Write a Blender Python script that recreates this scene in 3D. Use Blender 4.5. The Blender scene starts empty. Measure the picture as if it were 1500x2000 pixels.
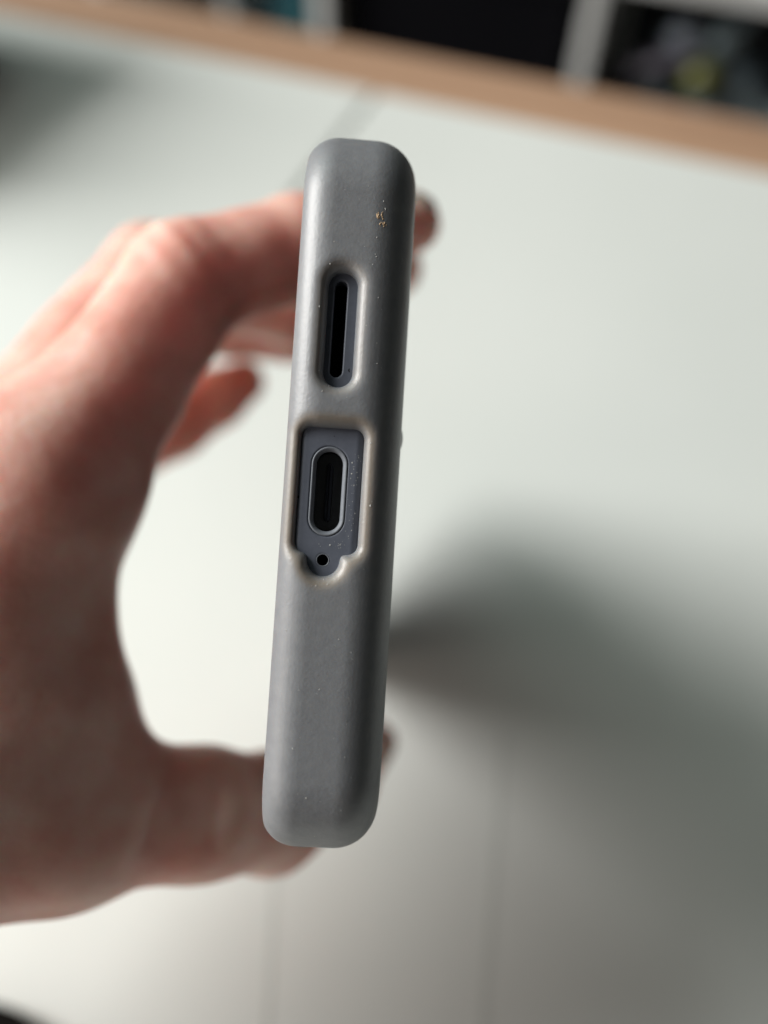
import bpy, bmesh, math, random
import numpy as np
from mathutils import Vector, Matrix

random.seed(7)
rng = np.random.default_rng(7)
scn = bpy.context.scene
COL = scn.collection
R = math.radians

# ------------------------------------------------------------------ camera
F_PX = 1502.0                      # focal length in photograph pixels (1500 x 2000)
PITCH, ROLL, CAM_H = R(55), R(1.5), 0.2275
_r0 = np.array([1.0, 0, 0]); _u0 = np.array([0, math.sin(PITCH), math.cos(PITCH)])
FWD = np.array([0, math.cos(PITCH), -math.sin(PITCH)])
RGT = math.cos(ROLL) * _r0 + math.sin(ROLL) * _u0
DWN = math.sin(ROLL) * _r0 - math.cos(ROLL) * _u0
CAM = np.array([0, 0, CAM_H])
cam_d = bpy.data.cameras.new('camera')
cam = bpy.data.objects.new('camera', cam_d); COL.objects.link(cam)
cam.matrix_world = Matrix(((RGT[0], -DWN[0], -FWD[0], CAM[0]), (RGT[1], -DWN[1], -FWD[1], CAM[1]),
                           (RGT[2], -DWN[2], -FWD[2], CAM[2]), (0, 0, 0, 1)))
cam_d.sensor_fit = 'VERTICAL'
cam_d.lens = 5.4
cam_d.sensor_height = 5.4 * 2000 / F_PX
cam_d.sensor_width = 5.4 * 1500 / F_PX
cam_d.clip_start, cam_d.clip_end = 0.004, 50
cam_d.dof.use_dof = True
cam_d.dof.focus_distance = 0.0857
cam_d.dof.aperture_fstop = 1.15
scn.camera = cam

def ray(px, py):
    return RGT * (px - 750) / F_PX + DWN * (py - 1000) / F_PX + FWD
def cam_pt(px, py, d_mm):            # pixel + depth (mm) -> camera space in mm
    return np.array([(px - 750) / F_PX * d_mm, (py - 1000) / F_PX * d_mm, d_mm])
def to_world(P):                     # camera space mm -> world m
    P = np.asarray(P) * 1e-3
    return CAM + P[..., :1] * RGT + P[..., 1:2] * DWN + P[..., 2:3] * FWD
def on_table(px, py):
    r = ray(px, py); return CAM + r * (-CAM[2] / r[2])

# ------------------------------------------------------------------ world, lamps, exposure
w = bpy.data.worlds.new('World'); scn.world = w; w.use_nodes = True
bg = w.node_tree.nodes['Background']
bg.inputs[0].default_value = (0.92, 0.93, 0.88, 1); bg.inputs[1].default_value = 0.026
scn.view_settings.view_transform = 'Standard'
scn.view_settings.look = 'None'
scn.view_settings.exposure = 0
scn.view_settings.gamma = 1

def area(name, loc, target, sx, sy, power, color):
    l = bpy.data.lights.new(name, 'AREA'); l.shape = 'RECTANGLE'; l.size, l.size_y = sx, sy
    l.energy = power; l.color = color
    o = bpy.data.objects.new(name, l); COL.objects.link(o); o.location = loc
    o.rotation_euler = (Vector(target) - Vector(loc)).to_track_quat('-Z', 'Y').to_euler()
    return o
area('window_light', (-2.95, 0.80, 1.92), (0.0, 0.22, 0.05), 1.7, 1.9, 208, (1.0, 0.985, 0.955))
area('ceiling_bounce', (-1.4, 1.4, 2.0), (0.0, 0.2, 0.0), 1.6, 1.6, 13, (0.80, 1.0, 0.92))
area('warm_fill', (-1.6, -0.9, 0.55), (0.0, 0.1, 0.1), 1.3, 1.0, 13.5, (1.0, 0.91, 0.83))  # added warm fill lamp from the near left, brightens hand and shadows

scn.cycles.use_denoising = True
scn.cycles.max_bounces = 8
scn.cycles.sample_clamp_indirect = 4

# ------------------------------------------------------------------ helpers
def nodemat(name, base, rough=0.5, **kw):
    m = bpy.data.materials.new(name); m.use_nodes = True
    b = m.node_tree.nodes['Principled BSDF']
    b.inputs['Base Color'].default_value = (*base, 1); b.inputs['Roughness'].default_value = rough
    for k, v in kw.items():
        b.inputs[k.replace('_', ' ')].default_value = v
    return m, m.node_tree, b
def N(nt, kind, **kw):
    n = nt.nodes.new(kind)
    for k, v in kw.items():
        if k in n.inputs: n.inputs[k].default_value = v
        else: setattr(n, k, v)
    return n
def noise_col(nt, b, c1, c2, scale, lo=0.35, hi=0.65, detail=4, vec=None):
    t = N(nt, 'ShaderNodeTexCoord'); n = N(nt, 'ShaderNodeTexNoise'); n.inputs['Scale'].default_value = scale
    n.inputs['Detail'].default_value = detail
    src = t.outputs['Object']
    if vec:
        mp = N(nt, 'ShaderNodeMapping'); mp.inputs['Scale'].default_value = vec; nt.links.new(src, mp.inputs[0]); src = mp.outputs[0]
    nt.links.new(src, n.inputs['Vector'])
    r = N(nt, 'ShaderNodeValToRGB'); r.color_ramp.elements[0].position = lo; r.color_ramp.elements[1].position = hi
    r.color_ramp.elements[0].color = (*c1, 1); r.color_ramp.elements[1].color = (*c2, 1)
    nt.links.new(n.outputs['Fac'], r.inputs['Fac']); nt.links.new(r.outputs['Color'], b.inputs['Base Color'])
    return n, r
def bump(nt, b, scale, dist, strength=1.0, detail=2, prev=None, vec=None):
    t = N(nt, 'ShaderNodeTexCoord'); n = N(nt, 'ShaderNodeTexNoise'); n.inputs['Scale'].default_value = scale
    n.inputs['Detail'].default_value = detail
    src = t.outputs['Object']
    if vec:
        mp = N(nt, 'ShaderNodeMapping'); mp.inputs['Scale'].default_value = vec; nt.links.new(src, mp.inputs[0]); src = mp.outputs[0]
    nt.links.new(src, n.inputs['Vector'])
    bp = N(nt, 'ShaderNodeBump'); bp.inputs['Distance'].default_value = dist; bp.inputs['Strength'].default_value = strength
    nt.links.new(n.outputs['Fac'], bp.inputs['Height'])
    if prev: nt.links.new(prev.outputs[0], bp.inputs['Normal'])
    nt.links.new(bp.outputs[0], b.inputs['Normal'])
    return bp

def link(name, me, mat, parent=None, smooth=True, loc=None):
    o = bpy.data.objects.new(name, me); COL.objects.link(o)
    if mat: me.materials.append(mat)
    if smooth:
        me.polygons.foreach_set('use_smooth', np.ones(len(me.polygons), bool))
    if parent: o.parent = parent
    if loc is not None: o.location = loc
    return o
def mesh_np(name, V, Q):
    me = bpy.data.meshes.new(name); me.from_pydata([tuple(v) for v in V.tolist()], [], Q.tolist()); me.update(); return me
def empty(name, loc=(0, 0, 0)):
    o = bpy.data.objects.new(name, None); COL.objects.link(o); o.location = loc; o.empty_display_size = 0.01; return o
def tag(o, label=None, cat=None, group=None, kind=None):
    for k, v in (('label', label), ('category', cat), ('group', group), ('kind', kind)):
        if v: o[k] = v
    return o
def box_bm(bm, c, s, bev=0.0, seg=3, rot=None):
    r = bmesh.ops.create_cube(bm, size=1.0); vs = r['verts']
    bmesh.ops.scale(bm, vec=s, verts=vs)
    if bev:
        es = list({e for v in vs for e in v.link_edges})
        g = bmesh.ops.bevel(bm, geom=es, offset=bev, segments=seg, profile=0.5, affect='EDGES')
        vs = list({v for v in g['verts']} | {v for v in vs if v.is_valid})
    if rot is not None: bmesh.ops.rotate(bm, cent=(0, 0, 0), matrix=rot, verts=vs)
    bmesh.ops.translate(bm, vec=c, verts=vs)
def box(name, c, s, mat, parent=None, bev=0.0, seg=3, rot=None, smooth=None):
    bm = bmesh.new(); box_bm(bm, (0, 0, 0), s, bev, seg, rot)
    me = bpy.data.meshes.new(name); bm.to_mesh(me); bm.free()
    o = link(name, me, mat, parent, smooth=False, loc=c)
    return o

def surface_nets(Fv, ax):
    """smooth surface of Fv<0 on a rectilinear grid with axes ax"""
    nx, ny, nz = Fv.shape; neg = Fv < 0
    cs = np.zeros((nx - 1, ny - 1, nz - 1), np.int8)
    for a in (0, 1):
        for b in (0, 1):
            for c in (0, 1):
                cs += neg[a:nx - 1 + a, b:ny - 1 + b, c:nz - 1 + c]
    act = (cs > 0) & (cs < 8)
    I, J, K = np.nonzero(act); n = len(I)
    idx = -np.ones(act.shape, np.int64); idx[I, J, K] = np.arange(n)
    acc = np.zeros((n, 3)); cnt = np.zeros(n)
    offs = [(a, b, c) for a in (0, 1) for b in (0, 1) for c in (0, 1)]
    for p in offs:
        for d in range(3):
            if p[d] == 0:
                q = list(p); q[d] = 1
                f0 = Fv[I + p[0], J + p[1], K + p[2]]; f1 = Fv[I + q[0], J + q[1], K + q[2]]
                m = (f0 < 0) != (f1 < 0)
                t = np.where(m, f0 / np.where(m, f0 - f1, 1), 0)
                pos = np.array(p, float)[None].repeat(n, 0); pos[:, d] = t
                acc[m] += pos[m]; cnt[m] += 1
    loc = acc / cnt[:, None] + np.stack([I, J, K], 1)
    V = np.stack([np.interp(loc[:, d], np.arange(len(ax[d])), ax[d]) for d in range(3)], 1)
    quads = []
    for d in range(3):
        e1, e2 = [(1, 2), (2, 0), (0, 1)][d]
        sl0 = [slice(None)] * 3; sl1 = [slice(None)] * 3
        sl0[d] = slice(0, -1); sl1[d] = slice(1, None)
        ch = neg[tuple(sl0)] != neg[tuple(sl1)]
        P = np.stack(np.nonzero(ch), 1)
        P = P[(P[:, e1] > 0) & (P[:, e2] > 0) & (P[:, e1] < Fv.shape[e1] - 1) & (P[:, e2] < Fv.shape[e2] - 1)]
        def cell(o1, o2):
            q = P.copy(); q[:, e1] -= o1; q[:, e2] -= o2; return idx[q[:, 0], q[:, 1], q[:, 2]]
        Q = np.stack([cell(1, 1), cell(0, 1), cell(0, 0), cell(1, 0)], 1)
        fl = ~neg[P[:, 0], P[:, 1], P[:, 2]]
        Q[fl] = Q[fl][:, ::-1]
        quads.append(Q)
    return V, np.concatenate(quads)
def smin(a, b, k):
    hh = np.maximum(k - np.abs(a - b), 0) / k
    return np.minimum(a, b) - hh * hh * k * 0.25
def smax(a, b, k): return -smin(-a, -b, k)

# ================================================================== table (setting of the close-up)
A0, A1 = on_table(0, 30), on_table(1500, 345)
TU = A1 - A0; TU /= np.linalg.norm(TU); TV = np.array([-TU[1], TU[0], 0])
TO = on_table(735, 178)
T_ANG = math.atan2(TU[1], TU[0])

m_white, nt, b = nodemat('white_lacquer', (0.80, 0.825, 0.80), 0.32, Coat_Weight=0.25, Coat_Roughness=0.25)
noise_col(nt, b, (0.765, 0.793, 0.762), (0.795, 0.82, 0.79), 9, 0.3, 0.7, 5)
bump(nt, b, 60, 0.0002, 0.15)
m_wood, nt, b = nodemat('oak_edge', (0.45, 0.27, 0.16), 0.5)
noise_col(nt, b, (0.38, 0.225, 0.142), (0.50, 0.315, 0.205), 30, 0.3, 0.7, 6, vec=(0.12, 1.0, 1.0))
bump(nt, b, 120, 0.0003, 0.4, vec=(0.06, 1, 1))
m_groove, nt, b = nodemat('joint_shadow', (0.5, 0.5, 0.48), 0.8); noise_col(nt, b, (0.46, 0.47, 0.45), (0.52, 0.53, 0.51), 30)

table = tag(empty('table', tuple(TO)), 'white lacquered table top with a pale wooden edge, under the hand and phone', 'table')
table.rotation_euler = (0, 0, T_ANG)
TH = 0.028
for (u0, u1) in ((-0.75, -0.0013), (0.0013, 0.80)):
    box('table_panel', ((u0 + u1) / 2, -0.36, -TH / 2), (u1 - u0, 0.72, TH), m_white, table, bev=0.0022, seg=3)
box('wooden_edge', (0.025, 0.0270, -TH / 2 - 0.0004), (1.552, 0.0530, TH), m_wood, table, bev=0.003, seg=3)
box('joint_strip', (0, -0.36, -TH / 2 - 0.0018), (0.0026, 0.716, TH - 0.004), m_groove, table)

# two thin, slightly darker lines on the lacquer near the front of the table
m_line, nt, b = nodemat('faint_line', (0.6, 0.62, 0.6), 0.5); noise_col(nt, b, (0.60, 0.63, 0.60), (0.65, 0.68, 0.65), 40)
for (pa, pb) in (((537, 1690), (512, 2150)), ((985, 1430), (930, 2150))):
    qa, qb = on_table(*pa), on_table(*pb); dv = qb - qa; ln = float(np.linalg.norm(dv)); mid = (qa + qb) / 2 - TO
    o = box('faint_line', (float(mid @ TU), float(mid @ TV), 0.0), (ln, 0.0008, 0.0003), m_line, table)
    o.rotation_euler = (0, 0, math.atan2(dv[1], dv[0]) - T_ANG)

# black disc just entering the picture at the bottom left corner
m_disc, nt, b = nodemat('black_rubber', (0.012, 0.009, 0.007), 0.9, Specular_IOR_Level=0.15); noise_col(nt, b, (0.003, 0.002, 0.0015), (0.006, 0.004, 0.003), 60)
bm = bmesh.new()
bmesh.ops.create_cone(bm, cap_ends=True, segments=64, radius1=0.036, radius2=0.036, depth=0.006)
bmesh.ops.bevel(bm, geom=[e for e in bm.edges if len([f for f in e.link_faces if len(f.verts) > 4]) == 1], offset=0.0015, segments=3, affect='EDGES')
me = bpy.data.meshes.new('coaster'); bm.to_mesh(me); bm.free()
dc = on_table(-150, 2330)
tag(link('coaster', me, m_disc, None, smooth=False, loc=(dc[0], dc[1], 0.0032)), 'black round coaster just entering the bottom left corner of the picture', 'coaster')

# unseen dark box, added to cast a soft shadow into the upper left corner
m_box, nt, b = nodemat('dark_card', (0.05, 0.06, 0.055), 0.6); noise_col(nt, b, (0.04, 0.05, 0.045), (0.06, 0.07, 0.065), 30)
cb = tag(empty('shadow_caster_box', tuple(TO + TU * -0.330 + TV * -0.122)), 'unseen dark box added on the table to shade the upper left corner', 'box')
cb.rotation_euler = (0, 0, T_ANG)
box('caster_base', (0, 0, 0.046), (0.167, 0.167, 0.09), m_box, cb, bev=0.002, seg=2)
box('caster_lid', (0, 0, 0.101), (0.17, 0.17, 0.020), m_box, cb, bev=0.002, seg=2)

# floor far below, the shelf stands on it
m_floor, nt, b = nodemat('dark_floor', (0.10, 0.085, 0.07), 0.6)
noise_col(nt, b, (0.08, 0.065, 0.05), (0.13, 0.105, 0.085), 6, vec=(0.2, 1, 1))
fl = box('floor', (0, 0.9, -0.765), (5, 4, 0.03), m_floor); tag(fl, kind='structure')

# ================================================================== cube shelf behind the table
m_shelf, nt, b = nodemat('shelf_white', (0.72, 0.73, 0.72), 0.45)
noise_col(nt, b, (0.66, 0.67, 0.66), (0.71, 0.72, 0.71), 12)
m_shback, nt, b = nodemat('shelf_back_dark', (0.015, 0.017, 0.02), 0.8)
noise_col(nt, b, (0.010, 0.012, 0.016), (0.022, 0.024, 0.028), 14)
V0 = 0.54
shelf = tag(empty('cube_shelf', tuple(TO + TV * V0 + np.array([0, 0, -0.75]))), 'white open cube shelf standing behind the table with dark contents', 'shelf')
shelf.rotation_euler = (0, 0, T_ANG)
def shelf_pt(px, py, v=0.0):           # pixel -> point in the vertical plane v behind the shelf front
    r = ray(px, py); t = ((TO - CAM) @ TV + V0 + v) / (r @ TV); q = CAM + r * t - TO
    return q @ TU, q[2] + 0.75
c1, c2 = shelf_pt(625, 25)[0], shelf_pt(1145, 80)[0]; cw_ = c2 - c1
cells = [c1 - cw_, c1, c2, c2 + cw_]; print('cells', cells)
CM = (c1 + c2) / 2
ZT = shelf_pt(1450, -6)[1]              # board above the right cell
for i, u in enumerate(cells):
    box('divider', (u, 0.19, ZT / 2 + 0.17), (0.018, 0.38, ZT + 0.34), m_shelf, shelf, bev=0.001, seg=1)
for z in (0.02, ZT - 0.35, ZT, ZT + 0.35):
    for i in range(3):
        u0, u1 = cells[i] + 0.009, cells[i + 1] - 0.009
        if z == ZT and i < 2: zz = z + 0.03
        else: zz = z
        box('shelf_board', ((u0 + u1) / 2, 0.192, zz), (u1 - u0, 0.376, 0.022), m_shelf, shelf, bev=0.001, seg=1)
box('back_panel', (CM, 0.386, ZT / 2 + 0.17), (3 * cw_ + 0.018, 0.008, ZT + 0.36), m_shback, shelf)

def in_shelf(o, u, v, z):
    p = TO + TV * (V0 + v) + TU * u; o.location = (p[0], p[1], z - 0.75); o.rotation_euler = (0, 0, T_ANG); return o
# crumpled clear plastic bag
def crumple(name, size, mat, seed, amp=0.22, sub=4):
    bm = bmesh.new(); bmesh.ops.create_icosphere(bm, subdivisions=sub, radius=0.5)
    from mathutils import noise as mn
    for v in bm.verts:
        n = v.co.normalized()
        k = 1 + amp * (abs(mn.noise(n * 2.3 + Vector((seed, 0, 0)))) * 2 - 0.6) + amp * 0.5 * mn.noise(n * 6 + Vector((0, seed, 0)))
        v.co = Vector((v.co.x * size[0], v.co.y * size[1], v.co.z * size[2])) * k
    me = bpy.data.meshes.new(name); bm.to_mesh(me); bm.free()
    return link(name, me, mat)
m_bag, nt, b = nodemat('clear_film', (0.20, 0.25, 0.30), 0.2)
noise_col(nt, b, (0.012, 0.024, 0.04), (0.36, 0.45, 0.48), 14, 0.42, 0.70, 5)
m_yel, nt, b = nodemat('yellow_print', (0.45, 0.42, 0.03), 0.4); noise_col(nt, b, (0.09, 0.10, 0.015), (0.13, 0.13, 0.03), 30)
m_pale, nt, b = nodemat('pale_wrap', (0.42, 0.47, 0.55), 0.3); noise_col(nt, b, (0.20, 0.24, 0.29), (0.36, 0.40, 0.46), 40)
m_lila, nt, b = nodemat('lilac_wrap', (0.28, 0.20, 0.26), 0.4); noise_col(nt, b, (0.05, 0.045, 0.06), (0.13, 0.12, 0.15), 40)
m_teal, nt, b = nodemat('teal_card', (0.01, 0.07, 0.09), 0.5); noise_col(nt, b, (0.008, 0.05, 0.07), (0.012, 0.09, 0.11), 20)
m_black, nt, b = nodemat('black_fabric', (0.008, 0.008, 0.011), 0.95, Specular_IOR_Level=0.1); noise_col(nt, b, (0.002, 0.002, 0.003), (0.004, 0.004, 0.006), 200)

def put(o, px, py, v):
    u, z = shelf_pt(px, py, v); return in_shelf(o, u, v, z)
o = put(crumple('plastic_bag', (0.24, 0.18, 0.15), m_bag, 3.1), 1340, 215, 0.11)
tag(o, 'crumpled dark bluish plastic bag in the right shelf cell', 'bag')
o = put(crumple('packet', (0.042, 0.04, 0.040), m_yel, 1.7, 0.15, 3), 1370, 155, 0.035)
tag(o, 'yellow green packet among the bags in the right shelf cell', 'packet')
o = put(crumple('wrapped_ball', (0.036, 0.03, 0.034), m_pale, 8.2, 0.15, 3), 1335, 72, 0.05)
tag(o, 'pale bluish wrapped bundle above the yellow green packet', 'bundle')
o = put(crumple('wrapper', (0.11, 0.03, 0.022), m_lila, 5.5, 0.25, 3), 1278, 125, 0.04); o.rotation_euler = (0, R(-24), T_ANG)
tag(o, 'lilac grey wrapper slanting down left of the yellow green packet', 'wrapper')
o = put(crumple('film_strip', (0.030, 0.02, 0.085), m_bag, 9.5, 0.2, 3), 1425, 65, 0.05); o.rotation_euler = (0, R(20), T_ANG)
tag(o, 'upright strip of greyish film near the right border of the picture', 'film')
o = put(crumple('pale_film', (0.05, 0.03, 0.11), m_pale, 4.5, 0.3, 3), 1440, 195, 0.06); o.rotation_euler = (0, R(-35), T_ANG); o.data.materials.clear(); o.data.materials.append(m_bag)
tag(o, 'bluish grey film lying below the upright film strip', 'film')
# black fabric bin in the middle cell, teal boxes at left
bin_ = tag(empty('fabric_bin'), 'black fabric bin filling the middle shelf cell', 'bin')
in_shelf(bin_, CM, 0.19, ZT - 0.35 + 0.014)
box('bin_body', (0, 0, 0.15), (0.285, 0.33, 0.30), m_black, bin_, bev=0.006, seg=2)
box('bin_rim', (0, 0, 0.304), (0.289, 0.334, 0.012), m_black, bin_, bev=0.002, seg=1)
u, z = shelf_pt(555, 15, 0.05)
for (uu, wd, hh) in ((u, 0.052, 0.29),):
    o = box('teal_binder', (0, 0, 0), (wd, 0.25, hh), m_teal, bev=0.004, seg=2); in_shelf(o, uu, 0.19, ZT - 0.35 + 0.012 + hh / 2)
    tag(o, 'dark teal binder in the left shelf cell next to the white divider', 'binder')
u, z = shelf_pt(405, 0, 0.05)
o = box('grey_folder', (0, 0, 0), (0.022, 0.25, 0.31), m_shelf, bev=0.003, seg=2); in_shelf(o, u, 0.22, ZT - 0.35 + 0.012 + 0.155)
tag(o, 'slim light grey folder left of the dark teal binder', 'folder')

# ================================================================== phone (local: x across, y along the edge, z towards the camera), mm
ctr = cam_pt(661, 962, 83.9)
ax_a = np.array([(690 - 750) / F_PX, (1080 - 1000) / F_PX, 1.0]); ax_a /= np.linalg.norm(ax_a)
tau = R(3.66)
ax_s = np.array([math.sin(tau), -math.cos(tau), 0]); ax_s -= ax_a * (ax_s @ ax_a); ax_s /= np.linalg.norm(ax_s)
ax_w = np.cross(ax_s, -ax_a)
HW, HS, HD = 6.75, 42.4, 83.0          # half thickness, half width, half length of the cased phone
S0 = 1.4
PR = 10.0                              # plan corner radius
def phone_local(Pc):                   # camera mm -> local (w, s, d)
    q = Pc - ctr
    return q @ ax_w, q @ ax_s, q @ ax_a
def outer_sdf(W, S, D):
    qx = np.abs(S - S0) - HS + PR; qd = np.abs(D - HD) - HD + PR
    plan = np.hypot(np.maximum(qx, 0), np.maximum(qd, 0)) + np.minimum(np.maximum(qx, qd), 0) - PR
    rr = np.where(W > 0, 5.2, 4.3)
    a = np.maximum(plan + rr, 0); c = np.maximum(np.abs(W) - HW + rr, 0)
    e = 2.1
    return (a ** e + c ** e) ** (1 / e) + np.minimum(np.maximum(plan + rr, np.abs(W) - HW + rr), 0) - rr
def stad2(W, S, cw, cs, hl, r):        # stadium, long along s
    return np.hypot(W - cw, np.maximum(np.abs(S - cs) - (hl - r), 0)) - r
def rrect2(W, S, cw, cs, hw, hs, r):
    a = np.abs(W - cw) - hw + r; c = np.abs(S - cs) - hs + r
    return np.hypot(np.maximum(a, 0), np.maximum(c, 0)) + np.minimum(np.maximum(a, c), 0) - r
def cut2(W, S):
    sp = stad2(W, S, -0.99, 18.38, 6.5, 1.62)
    us = smin(rrect2(W, S, -0.97, 0.27, 3.42, 7.0, 1.15), np.hypot(W + 1.24, S + 7.45) - 1.78, 0.9)
    return np.minimum(sp, us)
def case_sdf(W, S, D):
    o = outer_sdf(W, S, D)
    c = np.maximum(cut2(W, S), D - 4.2)
    v = smax(o, -c, 1.9)
    nub = np.sqrt(((W - 6.5) / 0.55) ** 2 + ((S - 7.3) / 1.5) ** 2 + ((D - 7) / 2) ** 2) - 1
    v = np.minimum(v, nub)
    scr = np.maximum(np.maximum(rrect2(S, D, S0, HD, HS - 2.2, HD - 2.6, 8.0), W + HW - 0.9), -(W + HW + 3))
    return smax(v, -scr, 0.6)
g = lambda a, b, st: np.arange(a, b + st * 0.5, st)
axw = g(-8.0, 8.4, 0.19)
axs = np.concatenate([g(-43.2, -11, 0.3), g(-10.8, 26.4, 0.19), g(26.6, 46.0, 0.3)])
axd = np.concatenate([g(-1.2, 5.4, 0.19), g(5.8, 14, 0.5), g(15, 152, 4.0), g(154, 168, 0.8)])
Fv = case_sdf(axw[:, None, None], axs[None, :, None], axd[None, None, :]).astype(np.float32)
V, Q = surface_nets(Fv, (axw, axs, axd))
V[:, 2] *= -1                          # d -> local z towards the camera
phone = empty('mobile_phone')
tag(phone, 'mobile phone in a grey case, its port edge facing the camera, held in the hand', 'phone')
phone.matrix_world = Matrix.Identity(4)
def local_to_world_matrix():
    cols = [ax_w, ax_s, -ax_a]
    M = Matrix.Identity(4)
    for j, a in enumerate(cols):
        v = a[0] * RGT + a[1] * DWN + a[2] * FWD
        for i in range(3): M[i][j] = v[i]
    t = to_world(ctr)
    for i in range(3): M[i][3] = t[i]
    return M
phone.matrix_world = local_to_world_matrix()

m_case, nt, b = nodemat('grey_silicone', (0.15, 0.152, 0.16), 0.44, Specular_IOR_Level=0.8, Subsurface_Weight=0.25, Subsurface_Scale=0.002)
b.inputs['Subsurface Radius'].default_value = (1.3, 0.72, 0.42)
noise_col(nt, b, (0.195, 0.202, 0.217), (0.222, 0.229, 0.242), 900, 0.3, 0.7, 3)
bp = bump(nt, b, 2700, 0.00008, 0.3, 2)
bump(nt, b, 900, 0.00006, 0.1, 2, prev=bp)
case = link('protective_case', mesh_np('protective_case', V * 1e-3, Q), m_case, phone)
# the thin moulded lip round the port opening has yellowed: a worn beige tint of the silicone itself
lipd = smin(rrect2(V[:, 0], V[:, 1], -0.97, 0.27, 3.42, 7.0, 1.15), np.hypot(V[:, 0] + 1.24, V[:, 1] + 7.45) - 1.78, 0.9)
lw = np.exp(-((np.clip(lipd, 0, 9) - 0.85) / 0.6) ** 2) * (V[:, 2] > -4)
spd = stad2(V[:, 0], V[:, 1], -0.99, 18.38, 6.5, 1.62)
lw = np.maximum(lw, 0.45 * np.exp(-((np.clip(spd, 0, 9) - 0.75) / 0.5) ** 2) * (V[:, 2] > -4))
at = case.data.attributes.new('lip', 'FLOAT', 'POINT'); at.data.foreach_set('value', lw.astype(np.float32))
cn = m_case.node_tree; pb = cn.nodes['Principled BSDF']; src = pb.inputs['Base Color'].links[0].from_socket
an = N(cn, 'ShaderNodeAttribute', attribute_name='lip'); mx = N(cn, 'ShaderNodeMix', data_type='RGBA')
cn.links.new(an.outputs['Fac'], mx.inputs[0]); cn.links.new(src, mx.inputs[6]); mx.inputs[7].default_value = (0.245, 0.217, 0.187, 1)
cn.links.new(mx.outputs[2], pb.inputs['Base Color'])

m_body, nt, b = nodemat('blue_grey_frame', (0.085, 0.092, 0.115), 0.45, Metallic=0.1)
noise_col(nt, b, (0.108, 0.121, 0.155), (0.124, 0.137, 0.172), 1500, 0.3, 0.7, 4)
bump(nt, b, 5200, 0.000015, 0.5, 2)
BD = 1.6                               # depth of the phone's own edge behind the case front
BW = -1.15                             # centre of the phone body across
SPK = (-1.22, 18.55); USB = (-1.2, 0.2); MIC = (-1.29, -7.47)
def body_sdf(W, S, D):
    d3 = D - BD
    a = np.abs(W - BW) - 3.95 + 1.2; c = -d3 + 1.2
    v = np.hypot(np.maximum(a, 0), np.maximum(c, 0)) + np.minimum(np.maximum(a, c), 0) - 1.2
    v = np.maximum(v, np.abs(S - 4) - 29); v = np.maximum(v, d3 - 5)
    holes = np.minimum(stad2(W, S, *SPK, 5.5, 0.71), np.minimum(stad2(W, S, *USB, 5.0, 2.0), np.hypot(W - MIC[0], S - MIC[1]) - 0.66))
    holes = np.maximum(holes, d3 - 3.4)
    return smax(v, -holes, 0.16)
bxw = g(-5.6, 3.6, 0.1)
bxs = np.concatenate([g(-37.6, -10.5, 1.5), g(-10, 26, 0.14), g(27, 37.8, 1.5)])
bxd = np.concatenate([g(BD - 0.3, BD + 1.7, 0.1), g(4.0, 7.6, 0.4)])
Vb, Qb = surface_nets(body_sdf(bxw[:, None, None], bxs[None, :, None], bxd[None, None, :]).astype(np.float32), (bxw, bxs, bxd))
Vb[:, 2] *= -1
body = link('phone_frame', mesh_np('phone_frame', Vb * 1e-3, Qb), m_body, phone)

def sweep(name, cw, cs, hl, prof, mat, parent, seg=20, cap=True):
    """stadium outline swept through (radius, depth) profile"""
    bm = bmesh.new(); rings = []
    L = hl
    for (r, d) in prof:
        ring = []
        for k in range(seg + 1):
            t = math.pi * k / seg; ring.append((r * math.cos(t), L + r * math.sin(t)))
        for k in range(seg + 1):
            t = math.pi + math.pi * k / seg; ring.append((r * math.cos(t), -L + r * math.sin(t)))
        rings.append([bm.verts.new(((cw + x) * 1e-3, (cs + y) * 1e-3, -d * 1e-3)) for x, y in ring])
    for a, c in zip(rings, rings[1:]):
        n = len(a)
        for i in range(n):
            bm.faces.new((a[i], a[(i + 1) % n], c[(i + 1) % n], c[i]))
    if cap: bm.faces.new(rings[-1])
    bmesh.ops.remove_doubles(bm, verts=bm.verts, dist=1e-7)
    bmesh.ops.recalc_face_normals(bm, faces=bm.faces)
    me = bpy.data.meshes.new(name); bm.to_mesh(me); bm.free()
    return link(name, me, mat, parent)
m_rim, nt, b = nodemat('brushed_rim', (0.22, 0.235, 0.27), 0.6, Metallic=0.1); noise_col(nt, b, (0.15, 0.163, 0.19), (0.175, 0.19, 0.215), 2500)
m_hole, nt, b = nodemat('black_plastic', (0.004, 0.004, 0.006), 0.9, Specular_IOR_Level=0.1); noise_col(nt, b, (0.001, 0.001, 0.002), (0.002, 0.002, 0.003), 1500)
m_tongue, nt, b = nodemat('tongue_plastic', (0.012, 0.013, 0.018), 0.5, Specular_IOR_Level=0.2); noise_col(nt, b, (0.03, 0.033, 0.045), (0.04, 0.043, 0.055), 1500)

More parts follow.
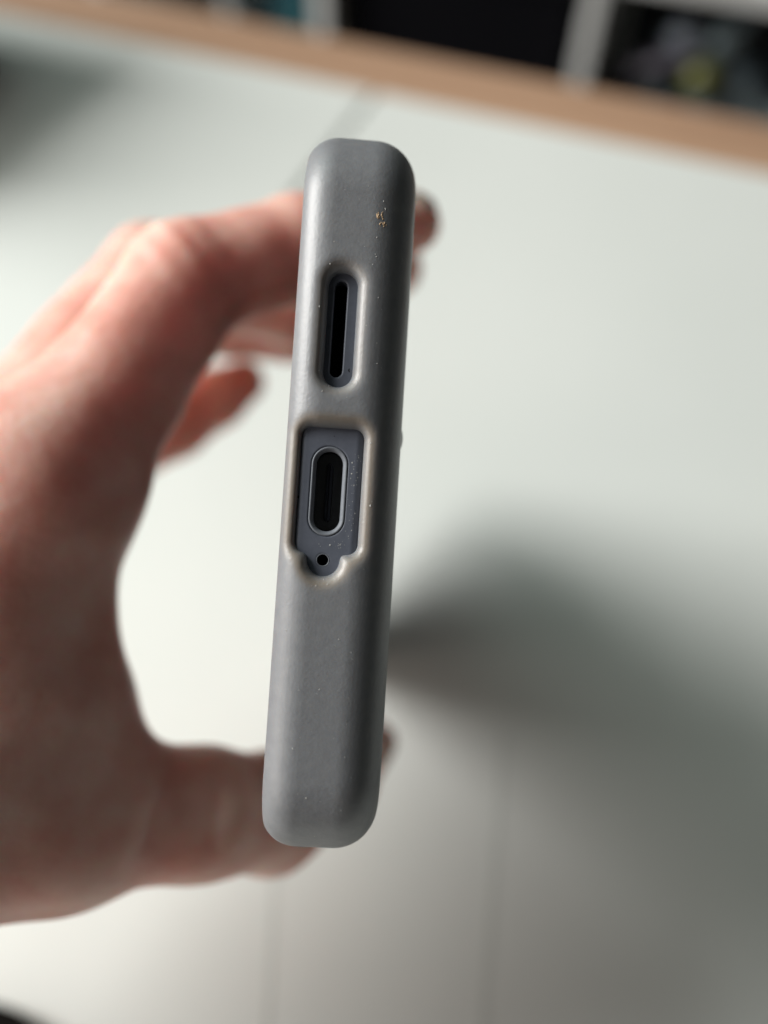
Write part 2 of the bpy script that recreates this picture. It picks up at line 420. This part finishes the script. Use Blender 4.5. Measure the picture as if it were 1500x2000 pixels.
port = sweep('charging_port', USB[0], USB[1], 3.0, [(1.56, BD + 0.2), (1.56, BD + 4.4), (0.2, BD + 4.4)], m_hole, phone)
sweep('port_rim', USB[0], USB[1], 3.0, [(2.0, BD + 0.5), (2.0, BD + 0.04), (1.95, BD - 0.03), (1.84, BD - 0.05), (1.74, BD + 0.02), (1.54, BD + 0.14), (1.47, BD + 0.4), (1.47, BD + 0.7)], m_rim, port, cap=False)
tg = sweep('connector_tongue', USB[0], USB[1], 2.95, [(0.05, BD + 1.5), (0.32, BD + 1.5), (0.36, BD + 1.56), (0.36, BD + 4.3)], m_tongue, port)
m_gold, nt, b = nodemat('gold_contacts', (0.06, 0.045, 0.025), 0.35, Metallic=1.0); noise_col(nt, b, (0.05, 0.04, 0.02), (0.08, 0.06, 0.03), 900)
bm = bmesh.new()
for k in range(12):
    for sgn in (-1, 1):
        box_bm(bm, ((USB[0] + sgn * 0.365) * 1e-3, (USB[1] - 2.75 + k * 0.5) * 1e-3, -(BD + 2.6) * 1e-3), (0.00004, 0.00028, 0.0018))
me = bpy.data.meshes.new('contact_pins'); bm.to_mesh(me); bm.free()
link('contact_pins', me, m_gold, port, smooth=False)
spk = sweep('speaker_slot', SPK[0], SPK[1], 4.79, [(0.75, BD + 0.25), (0.75, BD + 1.5), (0.1, BD + 1.5)], m_hole, phone)
mic = sweep('microphone_hole', MIC[0], MIC[1], 0.0, [(0.66, BD + 0.2), (0.66, BD + 2.5), (0.1, BD + 2.5)], m_hole, phone)
sweep('hole_rim', MIC[0], MIC[1], 0.0, [(0.74, BD + 0.1), (0.73, BD - 0.015), (0.69, BD - 0.03), (0.64, BD + 0.0), (0.62, BD + 0.12)], m_rim, mic, cap=False)
# screen glass on the far (left) face
m_glass, nt, b = nodemat('screen_glass', (0.008, 0.008, 0.010), 0.08); noise_col(nt, b, (0.007, 0.007, 0.009), (0.010, 0.010, 0.012), 40)
bm = bmesh.new(); sv = []
for k in range(4):
    cx_ = (1, -1, -1, 1)[k] * (HS - 2.6 - 7.5) + S0; cd_ = (1, 1, -1, -1)[k] * (HD - 3.0 - 7.5) + HD
    for q in range(9):
        t = math.pi / 2 * (k + q / 8); sv.append((cx_ + 7.5 * math.cos(t), cd_ + 7.5 * math.sin(t)))
ra_ = [bm.verts.new(((-HW + 0.5) * 1e-3, y * 1e-3, -d * 1e-3)) for y, d in sv]; rb_ = [bm.verts.new(((-HW + 0.95) * 1e-3, y * 1e-3, -d * 1e-3)) for y, d in sv]
bm.faces.new(ra_); bm.faces.new(rb_[::-1])
for i in range(len(sv)): bm.faces.new((ra_[i], rb_[i], rb_[(i + 1) % len(sv)], ra_[(i + 1) % len(sv)]))
bmesh.ops.recalc_face_normals(bm, faces=bm.faces)
me = bpy.data.meshes.new('screen'); bm.to_mesh(me); bm.free(); link('screen', me, m_glass, phone, smooth=False)

# dust, lint and the small brass-coloured scuff
def surf_d(w_, s_, fn, d0=-2.0):
    d = d0
    for _ in range(60):
        v = float(fn(np.array(w_), np.array(s_), np.array(d)))
        d += max(v, 0.0005) * 0.9
        if v < 0.001: break
    return d
def px_local(px, py):
    dx, dy = px - 661, py - 962
    return (dx * math.cos(tau) + dy * math.sin(tau)) / 17.9, (dx * math.sin(tau) - dy * math.cos(tau)) / 17.9
def flake_bm(bm, w_, s_, d_, r, fl=0.5, el=1.0, rz=0.0):
    v = bmesh.ops.create_icosphere(bm, subdivisions=1, radius=1.0)['verts']
    for q in v: q.co *= random.uniform(0.75, 1.2)
    bmesh.ops.scale(bm, vec=(r, r * el, r * fl), verts=v)
    bmesh.ops.rotate(bm, cent=(0, 0, 0), matrix=Matrix.Rotation(rz, 3, 'Z'), verts=v)
    bmesh.ops.translate(bm, vec=(w_, s_, -d_), verts=v)
m_dust, nt, b = nodemat('pale_dust', (0.55, 0.55, 0.53), 0.7); noise_col(nt, b, (0.45, 0.45, 0.43), (0.6, 0.6, 0.58), 3000)
m_lint, nt, b = nodemat('dark_lint', (0.006, 0.006, 0.008), 0.9); noise_col(nt, b, (0.005, 0.005, 0.007), (0.01, 0.01, 0.012), 3000)
m_scuff, nt, b = nodemat('brass_scuff', (0.50, 0.33, 0.19), 0.4, Metallic=0.3); noise_col(nt, b, (0.45, 0.29, 0.16), (0.85, 0.62, 0.40), 4000)
def specks(name, lst, mat, fn):
    bm = bmesh.new()
    for (px, py, r, el) in lst:
        w_, s_ = px_local(px, py)
        flake_bm(bm, w_, s_, surf_d(w_, s_, fn), r * 1.35, 0.5, el, random.uniform(-0.4, 0.4))
    bmesh.ops.scale(bm, vec=(1e-3,) * 3, verts=bm.verts)
    me = bpy.data.meshes.new(name); bm.to_mesh(me); bm.free()
    o = link(name, me, mat, phone, smooth=False); o['kind'] = 'stuff'; return o
dust = [(751, 377, .075, 1), (754, 392, .06, 2), (737, 452, .06, 1.4), (734, 486, .05, 1), (736, 491, .06, 1), (729, 507, .05, 1),
        (652, 462, .05, 1.6), (644, 506, .08, 1), (623, 591, .06, 1.5), (622, 719, .06, 1), (629, 762, .06, 1.5), (641, 750, .06, 1),
        (687, 717, .06, 1), (740, 573, .05, 1), (716, 630, .05, 1), (737, 705, .05, 1), (724, 987, .09, 1.2), (724, 864, .07, 1.3),
        (625, 1342, .06, 1), (686, 1272, .05, 1), (574, 1454, .06, 1.3), (600, 1548, .06, 1.5), (560, 1230, .05, 1), (614, 1635, .05, 1),
        (662, 1247, .05, 1), (618, 1143, .07, 1.5), (640, 1141, .07, 1), (632, 1132, .06, 1)]
for _ in range(60):
    t = rng.uniform(0.03, 0.97); py = 290 + t * 1330; cx = 703 - 69 * (py - 290) / 1080
    dust.append((cx + rng.uniform(-70, 75), py, rng.uniform(.015, .035), rng.uniform(1, 2)))
dust = [q for q in dust if float(cut2(*[np.array(c) for c in px_local(q[0], q[1])])) > 0.25]
specks('dust', dust, m_dust, lambda W, S, D: case_sdf(W, S, D))
specks('scuff_mark', [(738.5, 409, .10, 2.6), (740.5, 407, .07, 3.0), (742, 411, .05, 2.5), (737, 405, .05, 2), (740, 402, .05, 2), (746.5, 405, .06, 2.8), (747.5, 409, .06, 2.4), (749, 413, .06, 2), (747, 401, .04, 2), (743.5, 424, .08, 1.6), (745.5, 421, .04, 2), (750, 423, .08, 2.4), (752.5, 421, .06, 2.6), (751, 428, .05, 1.8), (756, 425, .04, 1.8), (744, 428, .04, 1), (749, 399, .04, 1.5)], m_scuff, lambda W, S, D: case_sdf(W, S, D))
bd = [(700 + rng.normal(0, 5) - 22 * t, 870 + 200 * t, rng.uniform(.012, .034), rng.uniform(1, 1.8)) for t in rng.uniform(0, 1, 46)]
bd += [(645 + rng.uniform(-25, 30), 1064 + rng.uniform(-12, 14), rng.uniform(.012, .036), 1.2) for _ in range(16)]
bd += [(688, 900, .06, 1.4), (687, 922, .07, 1), (670, 864, .05, 1.3), (644, 1064, .07, 1.0)]
bd = [q for q in bd if abs(px_local(q[0], q[1])[0] - USB[0]) > 2.15 or abs(px_local(q[0], q[1])[1] - USB[1]) > 5.3]
specks('frame_dust', bd, m_dust, lambda W, S, D: body_sdf(W, S, D))
specks('lint', [(581, 968.5, .13, 1.15), (681, 713, .06, 2.6), (682, 716, .05, 1.6), (695, 995, .04, .6), (652, 847, .05, .7)], m_lint, lambda W, S, D: np.minimum(body_sdf(W, S, D), case_sdf(W, S, D)))

# ================================================================== hand (camera space mm), one continuous skin
def chain(pts):
    return [(cam_pt(x, y, d), r) for (x, y, d, r) in pts]
INDEX = chain([(85, 940, 112, 12.5), (232, 750, 118, 10.2), (366, 552, 126, 9.6), (490, 512, 131, 8.4), (590, 488, 135, 8.9), (670, 472, 138, 8.0), (800, 437, 142, 5.5)])
MIDDLE = chain([(15, 905, 132, 12.2), (168, 695, 142, 9.8), (297, 528, 151, 8.7), (440, 575, 159, 8.0), (565, 600, 164, 8.0), (690, 565, 167, 7.4), (774, 525, 168, 5.8)])
RING = chain([(-15, 950, 150, 12), (160, 740, 165, 9.5), (330, 600, 180, 8.5), (450, 632, 183, 7.8), (560, 645, 185, 7.4), (680, 655, 187, 6.5)])
PINKY = chain([(-30, 1000, 165, 10.5), (200, 900, 180, 8.5), (340, 828, 188, 8.2), (420, 780, 191, 7.3), (474, 746, 192, 5.6)])
THUMB = chain([(-160, 1560, 106, 14.5), (130, 1590, 113, 11.6), (400, 1588, 122, 9.4), (530, 1584, 136, 9.6), (650, 1524, 151, 8.0), (724, 1449, 162, 5.1)])
PALM = [chain([(85, 940, 112, 12.5), (-250, 1330, 108, 15), (-560, 1680, 108, 19)]),
        chain([(15, 905, 132, 12.2), (-330, 1300, 126, 15), (-600, 1680, 118, 19)]),
        chain([(-15, 950, 150, 12), (-330, 1330, 140, 15), (-620, 1690, 128, 18)]),
        chain([(-30, 1000, 165, 10.5), (-330, 1400, 150, 14), (-620, 1700, 134, 17)]),
        chain([(75, 980, 112, 9.6), (62, 1180, 112, 10.4), (95, 1390, 113, 12), (130, 1590, 113, 11)]),
        chain([(-100, 1200, 112, 14), (-60, 1480, 110, 15), (-160, 1560, 106, 14.5)]),
        chain([(-160, 1560, 106, 14.5), (-560, 1620, 110, 19)])]
ARM = [chain([(-560, 1630, 116, 20), (-1250, 1800, 98, 25), (-2400, 1960, 80, 30)])]
def caps(P, ch, k=2.0):
    out = None
    for (a, ra), (b_, rb) in zip(ch, ch[1:]):
        ab = b_ - a; t = np.clip(((P - a) @ ab) / (ab @ ab), 0, 1)
        d = np.sqrt((((P - a) - t[..., None] * ab) ** 2).sum(-1)) - (ra + t * (rb - ra))
        out = d if out is None else smin(out, d, k)
    return out
def hand_sdf(P):
    palm = None
    for c in PALM + ARM:
        d = caps(P, c); palm = d if palm is None else smin(palm, d, 11)
    fi = caps(P, INDEX); mi = caps(P, MIDDLE); ri = caps(P, RING); pi_ = caps(P, PINKY); thb = caps(P, THUMB, 4)
    fing = smin(smin(fi, mi, 1.6), smin(ri, pi_, 1.6), 1.6)
    # knuckle folds over the first joint of the index finger
    kn = cam_pt(345, 470, 118); q = P - kn
    along = q @ np.array([0.75, -0.62, 0.2])
    fold = 0.22 * np.exp(-(q ** 2).sum(-1) / (2 * 6.0 ** 2)) * np.cos(along * 1.6)
    v = smin(smin(fing, palm, 6), thb, 7) - fold
    # small lumps of flesh and tendon
    v = v + 0.35 * np.sin(P[..., 0] * 0.31 + 1) * np.sin(P[..., 1] * 0.27) * np.sin(P[..., 2] * 0.33 + 2)
    # thumb joint creases and ball
    for (cx, cy, cd, ang) in ((415, 1585, 112, 0.0), (300, 1590, 108, 0.3)):
        q = P - cam_pt(cx, cy, cd); al = q @ np.array([math.cos(ang), math.sin(ang), 0])
        v = v + 0.5 * np.exp(-(al / 0.9) ** 2) * np.exp(-(q ** 2).sum(-1) / (2 * 9.0 ** 2))
    W, S, D = phone_local(P)
    return smax(v, -(outer_sdf(W, S, D) - 0.15), 0.8)
hx = np.concatenate([g(-240, -82, 4.0), g(-80, 16, 1.15)])
hy = np.concatenate([g(-62, 62, 1.15), g(64, 195, 3.5)])
hz = np.concatenate([g(78, 206, 1.25)])
Fh = np.empty((len(hx), len(hy), len(hz)), np.float32)
for i0 in range(0, len(hx), 16):
    P = np.stack(np.meshgrid(hx[i0:i0 + 16], hy, hz, indexing='ij'), -1)
    Fh[i0:i0 + 16] = hand_sdf(P)
Fh[0], Fh[-1], Fh[:, 0], Fh[:, -1], Fh[:, :, 0], Fh[:, :, -1] = 5, 5, 5, 5, 5, 5
Vh, Qh = surface_nets(Fh, (hx, hy, hz))
Qh = Qh[:, ::-1]                       # camera space is left-handed w.r.t. world order below
Vw = to_world(Vh)
horg = Vw.mean(0)

m_skin, nt, b = nodemat('skin', (0.55, 0.34, 0.27), 0.45, Subsurface_Weight=0.85, Subsurface_Scale=0.009)
b.inputs['Subsurface Radius'].default_value = (1.0, 0.32, 0.18)
n1, r1 = noise_col(nt, b, (0.80, 0.41, 0.335), (0.91, 0.63, 0.535), 110, 0.34, 0.66, 5)
bp = bump(nt, b, 500, 0.0004, 0.35, 4)
bump(nt, b, 150, 0.0008, 0.3, 2, prev=bp)
m_nail, nt, b = nodemat('nail', (0.55, 0.33, 0.27), 0.25); noise_col(nt, b, (0.5, 0.3, 0.24), (0.6, 0.38, 0.31), 200)
hand = link('hand', mesh_np('hand', Vw - horg, Qh), m_skin, None, loc=tuple(horg))
tag(hand, 'left hand gripping the grey phone between thumb and curled fingers', 'hand')

def nail(ch, up, frac=0.35, length=9.0, wid=4.6):
    (a, ra), (b_, rb) = ch[-2], ch[-1]
    t = (b_ - a) / np.linalg.norm(b_ - a); up = np.array(up, float); up -= t * (up @ t); up /= np.linalg.norm(up)
    sd = np.cross(t, up); c = b_ + t * (rb * 0.35)
    ax = g(-9, 9, 0.3); 
    A, B, Cc = np.meshgrid(ax, ax, ax, indexing='ij')
    P = c + A[..., None] * t + B[..., None] * sd + Cc[..., None] * up
    hsd = caps(P, ch)
    A2 = A + 1.5
    lim = np.hypot(np.maximum(np.abs(A2) - length / 2 + wid * 0.6, 0), np.abs(B)) - wid * 0.95
    v = smax(np.maximum(np.abs(hsd - 0.12) - 0.22, lim), -(Cc - 0.6), 0.3)
    V, Q = surface_nets(v, (ax, ax, ax))
    if len(V) == 0: return
    W = to_world(c + V[:, :1] * t + V[:, 1:2] * sd + V[:, 2:3] * up) - horg
    return link('fingernail', mesh_np('fingernail', W, Q), m_nail, hand)
nail(INDEX, (0.1, -1, 0.1)); nail(MIDDLE, (0.1, -1, 0.1)); nail(RING, (0.1, -1, 0.2)); nail(THUMB, (0.2, 0.8, -0.3))

scn.cycles.samples = 128
print('lowest phone point', min((phone.matrix_world @ v.co).z for v in case.data.vertices))
print('faces', len(Q), len(Qb), len(Qh))
